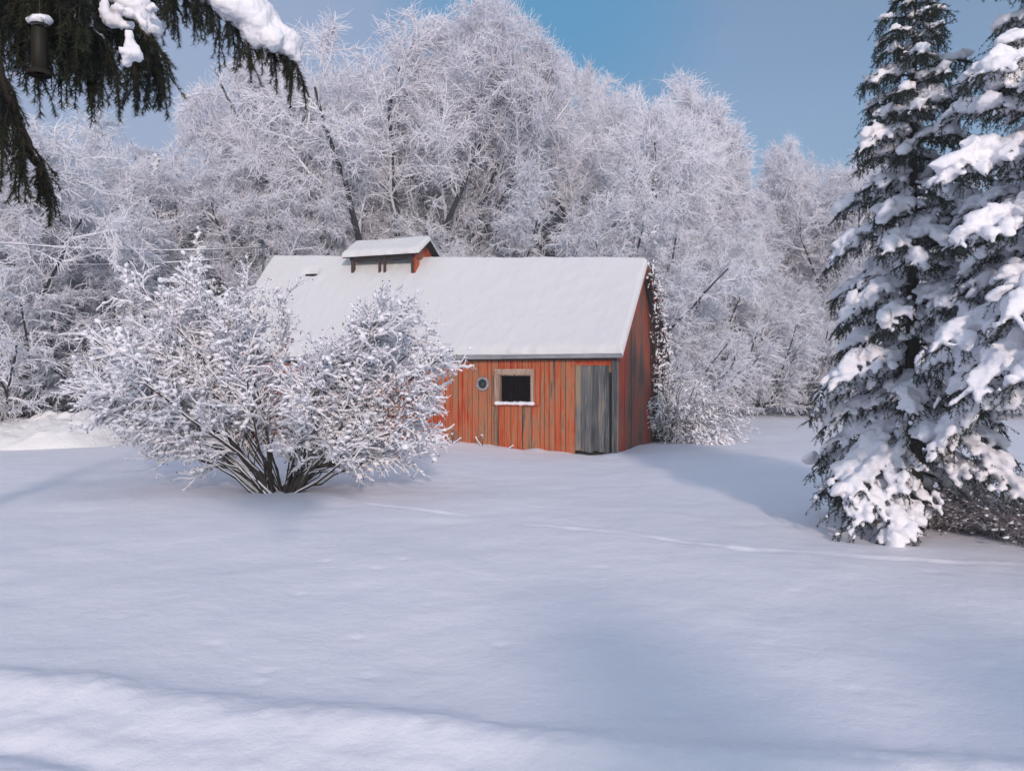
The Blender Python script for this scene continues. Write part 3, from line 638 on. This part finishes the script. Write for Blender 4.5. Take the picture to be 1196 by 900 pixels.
for (pp, nh, lh, sr, sp) in paths:
    P = catmull([W(*q)-base for q in pp], 40); P = np.vstack([np.linspace(np.array([0, 0, P[0, 2]-.15]), P[0], 8)[:-1], P])
    P += rng.normal(0, .006, P.shape); n = len(P); Rr = np.linspace(.035, .006, n); mbk.tubes(P, Rr, 7)
    Pn = P[None, 6:]; needles(mn, Pn, 260, .022, .0012, rng)
    p, d, rad, t_ = spawn(Pn, np.linspace(.02, .005, Pn.shape[1])[None], nh*2, .22, 1, 60, 15, rng, .3)
    d = unit(d*np.array([1, 1, .3])+np.array([.15, 0, -.5])); L = (lh[0]*.35+(lh[1]*1.15-lh[0]*.35)*rng.uniform(0, 1, len(p))**1.6)*(1.1-.45*t_)
    H1 = grow(p, d, L, 8, .04, -.45, rng, -.6); mbk.tubes(H1, taper(np.full(len(p), .0035), .0015, 8), 4); needles(mn, H1, 900, .025, .0013, rng, .9)
    p, d, rad, t3 = spawn(H1, taper(np.full(len(H1), .003), .002, 8), 4, .1, .7, 34, 8, rng); H2 = grow(p, d, L.repeat(4)*rng.uniform(.2, .45, len(p)), 4, .06, -.22, rng)
    mbk.tubes(H2, taper(np.full(len(p), .002), .001, 4), 3); needles(mn, H2, 900, .022, .0012, rng, .9)
    tt = np.linspace(.25, 1, 90); ii = np.minimum((tt*(n-1)).astype(int), n-2); c = P[ii]+(P[ii+1]-P[ii])*((tt*(n-1))-ii)[:, None]; keep = rng.uniform(size=90) < (sp if sp < 1 else 1)
    if sp >= .3 and sp < 1: keep = (np.sin(tt*38+nh) > .75-sp*1.3)
    c = c[keep]; D = unit(P[ii+1]-P[ii])[keep]; s = sr*rng.uniform(.75, 1.15, len(c))*np.clip((1.04-tt[keep])/.12, .35, 1)
    if len(c): c[:, 2] += s*.62; blobs(ms, c, s[:, None]*np.array([1.3, 1.0, .8]), rng, 2, .05, D)
for (px, py, Y, sx, sz) in [(121, 8, 2.72, .018, .035), (125, 18, 2.72, .03, .03), (134, 22, 2.7, .035, .022), (143, 27, 2.7, .025, .018), (152, 19, 2.68, .024, .026), (163, 23, 2.67, .025, .022), (171, 30, 2.66, .016, .014), (150, 40, 2.62, .014, .02), (151, 47, 2.62, .018, .02), (153, 55, 2.61, .026, .02), (162, 63, 2.61, .022, .014), (145, 64, 2.6, .022, .014), (154, 64, 2.6, .024, .014), (114, 46, 2.7, .03, .018), (178, 10, 2.8, .02, .02), (262, 6, 3.1, .08, .07), (286, 4, 3.12, .09, .08), (240, -2, 3.1, .08, .06), (300, 22, 3.14, .08, .08), (318, 42, 3.16, .065, .065)]:
    blobs(ms, np.repeat((W(px, py, Y)-base)[None], 4, 0)+rng.normal(0, sx*.35, (4, 3)), np.array([[sx, sx*.9, sz]])*rng.uniform(.45, .9, (4, 1)), rng, 2, .07)
mbk.build('boughs', 'sprucebark', nr); mn.build('needles', 'needle2', nr, False); remeshed(ms, 'snow_load', .009, 'snow', nr, 3, .5, .004)

# upper half of the near spruce, well outside the frame
for_c = []
# bird feeder on its wire
fp = W(46, 58, 2.45); bf = thing('bird_feeder', 'olive tube bird feeder hanging among the dark spruce boughs', 'bird feeder', fp)
mb = MB(); zs = [-.07, -.066, .062, .068]; rr = [.016, .022, .022, .018]
mb.tubes(np.array([(0, 0, z) for z in zs]), np.array(rr), 16); mb.build('tube', 'feeder', bf)
mb = MB(); mb.tubes(np.array([(0, 0, -.078), (0, 0, -.068)]), np.array([.034, .036]), 18); mb.build('tray', 'dark', bf)
mb = MB(); mb.tubes(np.array([(0, 0, .066), (0, 0, .074), (0, 0, .082)]), np.array([.030, .026, .012]), 18); mb.build('lid', 'dark', bf)
mb = MB(); mb.tubes(np.array([(0, 0, .08), (.001, 0, .2), (0, 0, .34)]), np.full(3, .0015), 5); mb.build('hanging_wire', 'straw', bf)
mb = MB(); rg = np.random.default_rng(4); blobs(mb, np.array([(0, 0, .085), (.01, 0, .09), (-.012, .004, .088)]), np.array([(.028, .028, .016)]*3), rg, 2, .06); remeshed(mb, 'snow_cap', .004, 'snow', bf, 2)

# ------------------------------------------------------------------ the big bush
bx0 = W(328, 575, 12.0); bxz = gz(bx0[0], 12.0); bb = np.array([bx0[0], 12.0, bxz])
bush = thing('snowy_bush', 'wide multi stemmed bush loaded with snow clumps in front of the barn', 'bush', bb)
rng = np.random.default_rng(9)
ell = [((160, 425), (52, 42), 1.1, .14), ((205, 378), (52, 48), 1.1, .18), ((268, 362), (60, 42), 1.1, .18), ((300, 445), (72, 58), 1.4, .13), ((462, 425), (52, 62), 1.1, .30), ((438, 378), (36, 30), .8, .08), ((128, 468), (30, 18), .8, .05), ((365, 440), (42, 42), 1.2, .20), ((485, 475), (24, 26), .7, .06)]
def target(n):
    k = rng.choice(len(ell), n, p=np.array([e[3] for e in ell])/sum(e[3] for e in ell)); out = []
    for i in k:
        (cx, cy), (rx, ry), rd, _ = ell[i]; v_ = rng.normal(size=3); v_ = v_/np.linalg.norm(v_)*rng.uniform(.45, 1)**.5
        p = W(cx+v_[0]*rx, cy-v_[2]*ry, 12+v_[1]*rd); out.append(p-bb)
    return np.array(out)
n1 = 60; T = target(n1); a = rng.uniform(0, 6.28, n1); st = np.stack([.13*np.cos(a)+.10*np.sign(T[:, 0]), .15*np.sin(a), np.full(n1, -.12)], 1)
s = np.linspace(0, 1, 10)[None, :, None]; ctrl = np.stack([T[:, 0]*.42, T[:, 1]*.4, T[:, 2]*rng.uniform(.42, .72, n1)], 1)
low = T[:, 2] < 1.6; ctrl[low] = T[low]*np.array([.55, .5, .55])
P1 = st[:, None]*(1-s)**2+2*ctrl[:, None]*s*(1-s)+T[:, None]*s**2; P1[:, 1:] += np.cumsum(rng.normal(0, .036, (n1, 9, 3)), 1); Ls = np.linalg.norm(T, axis=1)
R1 = taper(np.clip(rng.lognormal(-4.2, .45, n1), .009, .036), .009, 9)
# two heavy low limbs that lean to the right and left
H1 = np.array([[(.05, 0, -.1), (.22, -.05, .08), (.42, -.08, .30), (.72, -.1, .42), (1.05, -.1, .62), (1.35, -.05, .72), (1.6, 0, .9)], [(-.1, 0, -.1), (-.3, -.05, .25), (-.5, -.08, .48), (-.72, -.1, .78), (-1.1, -.1, .98), (-1.55, -.1, 1.05), (-2.0, 0, 1.1)]])
mbk = MB(); mbk.tubes(P1, R1, 6); mbk.tubes(H1, np.array([[.085, .075, .06, .05, .04, .028, .015], [.07, .06, .05, .042, .034, .024, .012]]), 8)
snw = MB(); snow_on(snw, P1, R1*1.15, .85); snow_on(snw, H1, np.array([[.06]*6+[.02], [.045]*6+[.02]]), .8, 6)
p, d, rad, t1 = spawn(P1, R1, 22, .34, 1, 42, 14, rng); Lx = rng.uniform(.22, .62, len(p)); P2 = grow(p, d, Lx, 6, .12, .05, rng); R2 = taper(np.full(len(p), .010), .006, 6)
p2, d2, _, _ = spawn(P2, R2, 8, .1, 1, 45, 14, rng); P3 = grow(p2, d2, rng.uniform(.10, .34, len(p2)), 4, .16, -.02, rng); R3 = taper(np.full(len(p2), .006), .004, 4)
p4, d4, _, _ = spawn(P3, R3, 3, .2, 1, 50, 14, rng); P4 = grow(p4, d4, rng.uniform(.04, .12, len(p4)), 2, .16, -.02, rng)
hb, hd, _, _ = spawn(H1, np.full((2, 7), .05), 26, .2, 1, 50, 14, rng); hd[:, 2] = np.abs(hd[:, 2]); PH = grow(hb, hd, rng.uniform(.3, .8, len(hb)), 6, .14, .0, rng)
mbk.tubes(P2[:, :4], R2[:, :4], 4); mbk.tubes(PH, taper(np.full(len(PH), .009), .005, 6), 4); mbk.build('stems', 'brownbark', bush)
mt = MB(); mt.tubes(P2, R2*1.15, 4); mt.tubes(P3, R3*1.2, 3); mt.tubes(P4, taper(np.full(len(P4), .0055), .004, 2), 3); mt.build('twigs', 'bushtwig', bush, False)
snow_on(snw, P2, R2*1.8, .9, 4); snow_on(snw, P3, R3*2.1, .95, 3); snow_on(snw, PH, taper(np.full(len(PH), .014), .009, 6), .9, 4)
c = P3[:, 1:].reshape(-1, 3); Dn = np.diff(P3, axis=1).reshape(-1, 3); k = rng.uniform(size=len(c)) < .40; c = c[k]; Dn = Dn[k]; sz = np.clip(rng.lognormal(-3.75, .42, len(c)), .010, .055)[:, None]; c[:, 2] += sz[:, 0]*.4
Dn[:, 2] *= .5; blobs(snw, c, sz*np.array([1.35, 1.05, .66]), rng, 1, .2, Dn)
snw.build('snow_clumps', 'clump', bush)
mbb = MB(); c = P4[:, -1]; k = rng.uniform(size=len(c)) < .17; c = c[k]; c[:, 2] -= .01; blobs(mbb, c, np.full((len(c), 3), .0105), rng, 1, .1); mbb.build('berries', 'berry', bush)
mbl = MB(); lc = np.vstack([W(468+rng.normal(0, 17), 478+rng.normal(0, 20), 11.3+rng.normal(0, .4))-bb for _ in range(260)]+[W(330+rng.normal(0, 60), 425+rng.normal(0, 26), 11.7+rng.normal(0, .4))-bb for _ in range(60)])
la = rng.normal(size=(len(lc), 2, 3)); a1 = unit(la[:, 0])*.026; a2 = unit(np.cross(la[:, 0], la[:, 1]))*.015
mbl.add(np.stack([lc-a1, lc+a2, lc+a1, lc-a2], 1).reshape(-1, 3), np.arange(len(lc)*4).reshape(-1, 4)); mbl.build('dead_leaves', 'deadleaf', bush, False)

# ------------------------------------------------------------------ vine and heap at the gable
Mb = np.array(Matrix.Rotation(R(-21), 3, 'Z'))
def BW(P): return P@Mb.T+np.array([2.3, 17.9, 0])
rng = np.random.default_rng(6)
vine = thing('climbing_vine', 'snow dusted vine climbing the rear edge of the red gable', 'vine', tuple(BW(np.array([0., 4.6, 0]))), R(-21)); off = np.array([0, 4.6, 0])
s = np.linspace(0, 1, 16)[:, None]; VP = []
for i in range(34):
    y0 = rng.uniform(3.9, 5.05); top = rng.uniform(.35, 1); y_ = y0*(1-s)+(4.9 if top < .5 else 4.9-2.4*(top-.5)/.5)*s; ztop = (2.2 if top < .5 else 2.2+2.35*(top-.5)/.5)
    z_ = -.1+(ztop*min(1, .5+top))*s**.9; x_ = .06+.05*rng.uniform(0, 1)+.05*np.sin(s*9+i)
    P = np.hstack([x_, np.minimum(y_+.12*np.sin(s*7+i*2), 5.1), z_]); P[1:] += np.cumsum(rng.normal(0, .02, (15, 3)), 0); P[:, 0] = np.abs(P[:, 0]-.04)+.045; VP.append(P-off)
VP = np.array(VP); 
rk = np.linspace(0, 1, 16); 
for i in range(14):   # along the rear rake
    P = np.stack([.22+.04*rng.normal(size=16), 5.1-2.5*rk+.03*rng.normal(size=16), EZ-.1+2.35*rk+.07*rng.normal(size=16)], 1)-off; VP = np.concatenate([VP, P[None]])
RV = taper(np.full(len(VP), .014), .007, 15); mb = MB(); mb.tubes(VP, RV, 4)
p, d, _, _ = spawn(VP, RV, 12, .05, 1, 60, 20, rng); d[:, 0] = np.abs(d[:, 0]); V2 = grow(p, d, rng.uniform(.1, .32, len(p)), 4, .25, -.12, rng); mb.tubes(V2, taper(np.full(len(p), .006), .004, 4), 3); mb.build('stems', 'brownbark', vine)
mb = MB(); c = V2[:, 1:].reshape(-1, 3); k = rng.uniform(size=len(c)) < .6; c = c[k]; z_ = np.clip(rng.lognormal(-4.0, .5, len(c)), .008, .05)[:, None]; blobs(mb, c+[0, 0, .01], z_*np.array([1.9, 1, .7]), rng, 1, .2, np.diff(V2, axis=1).reshape(-1, 3)[k]); mb.build('snow_clumps', 'clump', vine)
mb = MB(); lc = V2[:, 2:].reshape(-1, 3); lc = lc[rng.uniform(size=len(lc)) < .3]; la = rng.normal(size=(len(lc), 2, 3)); a1 = unit(la[:, 0])*.035; a2 = unit(np.cross(la[:, 0], la[:, 1]))*.022
mb.add(np.stack([lc-a1, lc+a2, lc+a1, lc-a2], 1).reshape(-1, 3), np.arange(len(lc)*4).reshape(-1, 4)); mb.build('dead_leaves', 'redleaf', vine, False)
def tangle(label, loc, rx, rz_, seed, n=150, name='snowy_shrub', cat='shrub', mat='bushtwig', leaf=True, clump=.4, hang=-.16, group=None):
    rng = np.random.default_rng(seed); t_ = thing(name, label, cat, loc, group=group)
    a = rng.uniform(0, 6.28, n); q = rng.uniform(0, .35, n); p = np.stack([rx*q*np.cos(a), rx*q*np.sin(a), np.full(n, -.05)], 1)
    d = np.stack([np.cos(a)*.55, np.sin(a)*.55, rng.uniform(.6, 1.4, n)], 1); P = grow(p, d, rz_*rng.uniform(.8, 1.7, n), 12, .16, .04, rng, hang*1.6)
    P[..., 2] = np.maximum(P[..., 2], .02)
    mb = MB(); Rr = taper(np.full(n, .011), .005, 12); mb.tubes(P, Rr, 4); mb.build('stems', 'brownbark', t_)
    p, d, _, _ = spawn(P, Rr, 12, .25, 1, 50, 16, rng); P2 = grow(p, d, rz_*.22*rng.uniform(.4, 1.2, len(p)), 4, .22, hang, rng); mb = MB(); mb.tubes(P2, taper(np.full(len(p), .007), .004, 4), 3); mb.build('twigs', mat, t_, False)
    mb = MB(); snow_on(mb, P, Rr*1.5, .9); c = P2[:, 1:].reshape(-1, 3); k = rng.uniform(size=len(c)) < clump; c = c[k]; z_ = np.clip(rng.lognormal(-3.95, .45, len(c)), .010, .06)[:, None]; blobs(mb, c, z_*np.array([2.3, 1, .6]), rng, 1, .2, np.diff(P2, axis=1).reshape(-1, 3)[k]); mb.build('snow_clumps', 'clump', t_)
    return t_
tg1 = tangle('heaped tangle of snowy vines and stems against the foot of the gable', tuple(BW(np.array([.55, 4.5, -.05]))), .75, 1.35, 61, 170)
tangle('low snow buried tangle spilling right from the vine heap', tuple(BW(np.array([1.5, 3.6, -.08]))), .8, .42, 62, 110)
dup(tg1, BW(np.array([1.2, 5.2, -.1])), 2.0, (.8, .8, .62), 'second heaped tangle behind and right of the one at the gable', None)

# brush under the spruces, dry grass at left
def brush(label, loc, rx, h, seed, n=240, mat='weed', snowk=.12, cat='brush', name='dry_brush', group=None, lean=.35):
    rng = np.random.default_rng(seed); t_ = thing(name, label, cat, loc, group=group); a = rng.uniform(0, 6.28, n); q = np.sqrt(rng.uniform(0, 1, n))
    p = np.stack([rx*q*np.cos(a), rx*.6*q*np.sin(a), np.full(n, -.06)], 1); d = np.stack([rng.normal(0, lean, n), rng.normal(0, lean, n), np.ones(n)], 1); P = grow(p, d, h*rng.uniform(.5, 1.25, n), 7, .12, -.05, rng, -.2)
    Rr = taper(np.full(n, .0045), .002, 7); mb = MB(); mb.tubes(P, Rr, 3); p, d, _, _ = spawn(P, Rr, 6, .3, 1, 40, 15, rng); P2 = grow(p, d, h*.22*rng.uniform(.4, 1.2, len(p)), 3, .2, -.05, rng); mb.tubes(P2, taper(np.full(len(p), .003), .0015, 3), 3); mb.build('stalks', mat, t_)
    mb = MB(); c = P2[:, 1:].reshape(-1, 3); c = c[rng.uniform(size=len(c)) < snowk]; z_ = np.clip(rng.lognormal(-4.5, .4, len(c)), .006, .03)[:, None]; blobs(mb, c, z_*np.array([1.5, 1, .6]), rng, 1); fl = mb.build('snow_flecks', 'clump', t_); fl['kind'] = 'stuff'; return t_
gW = 'dry brush under the spruces'; b1 = None
for i, (px, Y, rx, h, lab) in enumerate([(1040, 9.7, .35, .42, 'dry grey brush left of the tall spruce trunk'), (1105, 9.35, .32, .55, 'dry brush right against the tall spruce trunk'), (1150, 9.1, .38, .50, 'dry brush midway between the two spruce trunks'), (1196, 8.7, .35, .62, 'tall dry brush at the right edge under the big spruce'), (1235, 8.3, .4, .5, 'dry brush around the big spruce trunk'), (1070, 10.2, .5, .4, 'dry brush in the shade behind the tall spruce')]):
    x = (px-598)/F*Y; brush(lab, (x, Y, gz(x, Y)), rx, h, 80+i, group=gW)
gG = 'dry grass behind the snow bank'
for i, (px, Y, lab) in enumerate([(8, 23.0, 'dry straw grass at the left edge behind the snow bank'), (52, 23.2, 'dry straw grass behind the middle of the snow bank'), (90, 23.4, 'thin dry straw near the bank top')]):
    x = (px-598)/F*Y; brush(lab, (x, Y, gz(x, Y)), 1.0, 1.5, 90+i, 260, 'straw', .1, 'dry grass', 'dry_grass', gG, .25)
# weeds by the front wall
for i, (uu, h, lab) in enumerate([(-2.45, .22, 'short snowy stick leaning on the barn front below the window'), (-3.1, .42, 'snow tipped dead weed below the round window'), (-3.85, .38, 'snow tipped dead weed at the left of the visible barn front')]):
    p = BW(np.array([uu, -.28, 0])); t_ = thing('dead_weed', lab, 'weed', (p[0], p[1], gz(p[0], p[1])-.03), R(-21)); rg = np.random.default_rng(i)
    d = [(.8, -.1, .45)] if i == 0 else [(.1, 0, 1), (-.5, 0, .6), (.9, 0, .5)][:1+i]; h *= .62
    P = grow(np.zeros((len(d), 3)), d, h, 5, .08, 0, rg); mb = MB(); mb.tubes(P, taper(np.full(len(d), .012), .007, 5), 5); mb.build('stalk', 'brownbark', t_)
    mb = MB(); snow_on(mb, P, np.full((len(d), 6), .018), .9, 5); blobs(mb, P[:, -1]+[0, 0, .02], np.full((len(d), 3), .026)*[1.3, 1, .7], rg, 2, .06); mb.build('snow_cap', 'snow', t_)

# ------------------------------------------------------------------ camera, sky, sun
cam = bpy.data.cameras.new('camera'); co_ = bpy.data.objects.new('camera', cam); COL.objects.link(co_); sc.camera = co_
cam.sensor_width = 36; cam.lens = 36*F/1196; co_.location = (0, 0, EYE); co_.rotation_euler = (R(90), 0, 0)
cam.shift_y = -(450-HOR)/1196.; cam.clip_end = 3000; cam.clip_start = .05
AZ = (.16, -.987); EL = 19
sun = bpy.data.lights.new('sun', 'SUN'); so = bpy.data.objects.new('sun', sun); COL.objects.link(so); sun.energy = 2.55; sun.color = (1, .82, .77); sun.angle = R(2.6)
sd = Vector((AZ[0]*math.cos(R(EL)), AZ[1]*math.cos(R(EL)), math.sin(R(EL)))); so.rotation_euler = sd.to_track_quat('Z', 'Y').to_euler()
w = bpy.data.worlds.new('World'); sc.world = w; w.use_nodes = True; t = w.node_tree; t.nodes.clear()
out = N(t, 'ShaderNodeOutputWorld'); bg = N(t, 'ShaderNodeBackground'); sky = N(t, 'ShaderNodeTexSky', sky_type='NISHITA'); sky.sun_disc = False
sky.sun_elevation = R(EL); sky.sun_rotation = math.atan2(AZ[0], AZ[1]); sky.altitude = 200; sky.air_density = 1.0; sky.dust_density = 1.5; sky.ozone_density = 1.0
tc = N(t, 'ShaderNodeTexCoord'); mp = N(t, 'ShaderNodeMapping'); mp.inputs['Scale'].default_value = (1.3, 1.3, 3.0); t.links.new(tc.outputs['Generated'], mp.inputs[0])
cl = ramp(t, noise(t, 1.5, 5, .55, mp.outputs[0], .4), [(.30, (0, 0, 0)), (.72, (1, 1, 1))])
dot = N(t, 'ShaderNodeVectorMath', operation='DOT_PRODUCT'); dv = Vector((.045, 1, .45)).normalized(); dot.inputs[1].default_value = dv; t.links.new(tc.outputs['Generated'], dot.inputs[0])
gap = ramp(t, dot.outputs['Value'], [(.980, (0, 0, 0)), (.9995, (.8, .8, .8))])   # the one clear blue gap in the thin cloud
sx = N(t, 'ShaderNodeSeparateXYZ'); t.links.new(tc.outputs['Generated'], sx.inputs[0])
mr = N(t, 'ShaderNodeMapRange'); t.links.new(sx.outputs[0], mr.inputs[0]); mr.inputs[1].default_value = -.42; mr.inputs[2].default_value = .12; mr.inputs[3].default_value = .74; mr.inputs[4].default_value = .15
ml = N(t, 'ShaderNodeMath', operation='MULTIPLY_ADD', use_clamp=True); t.links.new(cl, ml.inputs[0]); ml.inputs[1].default_value = .20; t.links.new(mr.outputs[0], ml.inputs[2])
tint = N(t, 'ShaderNodeMix', data_type='RGBA', blend_type='MULTIPLY'); tint.inputs[0].default_value = 1; t.links.new(sky.outputs[0], tint.inputs[6]); tint.inputs[7].default_value = (.72, .90, 1.0, 1)
c = mixc(t, ml.outputs[0], tint.outputs[2], (3.15, 3.7, 5.2))
c = mixc(t, gap, c, (.5, 2.5, 4.6))
# unseen bright overcast added high overhead as soft fill light
hi = N(t, 'ShaderNodeMapRange'); t.links.new(sx.outputs[2], hi.inputs[0]); hi.inputs[1].default_value = .50; hi.inputs[2].default_value = .85; hi.inputs[3].default_value = 0; hi.inputs[4].default_value = .85
c = mixc(t, hi.outputs[0], c, (3.75, 4.6, 6.1))
t.links.new(c, bg.inputs[0]); bg.inputs[1].default_value = .125; t.links.new(bg.outputs[0], out.inputs[0])
sc.view_settings.view_transform = 'Standard'; sc.view_settings.look = 'None'; sc.view_settings.exposure = .03; sc.view_settings.gamma = 1
sc.cycles.max_bounces = 10; sc.cycles.diffuse_bounces = 8
hm = bpy.data.materials.new('haze'); hm.use_nodes = True; t = hm.node_tree; t.nodes.clear(); ho = t.nodes.new('ShaderNodeOutputMaterial'); pv = t.nodes.new('ShaderNodeVolumePrincipled')
pv.inputs['Color'].default_value = (.93, .94, .97, 1); pv.inputs['Density'].default_value = .0038; pv.inputs['Anisotropy'].default_value = .2; t.links.new(pv.outputs[0], ho.inputs['Volume']); M['haze'] = hm
mb = MB(); mb.box(-70, 70, -30, 100, -2.5, 24); hz_ = mb.build('haze', 'haze', None, False); hz_['kind'] = 'stuff'
print('objects', len(bpy.data.objects))
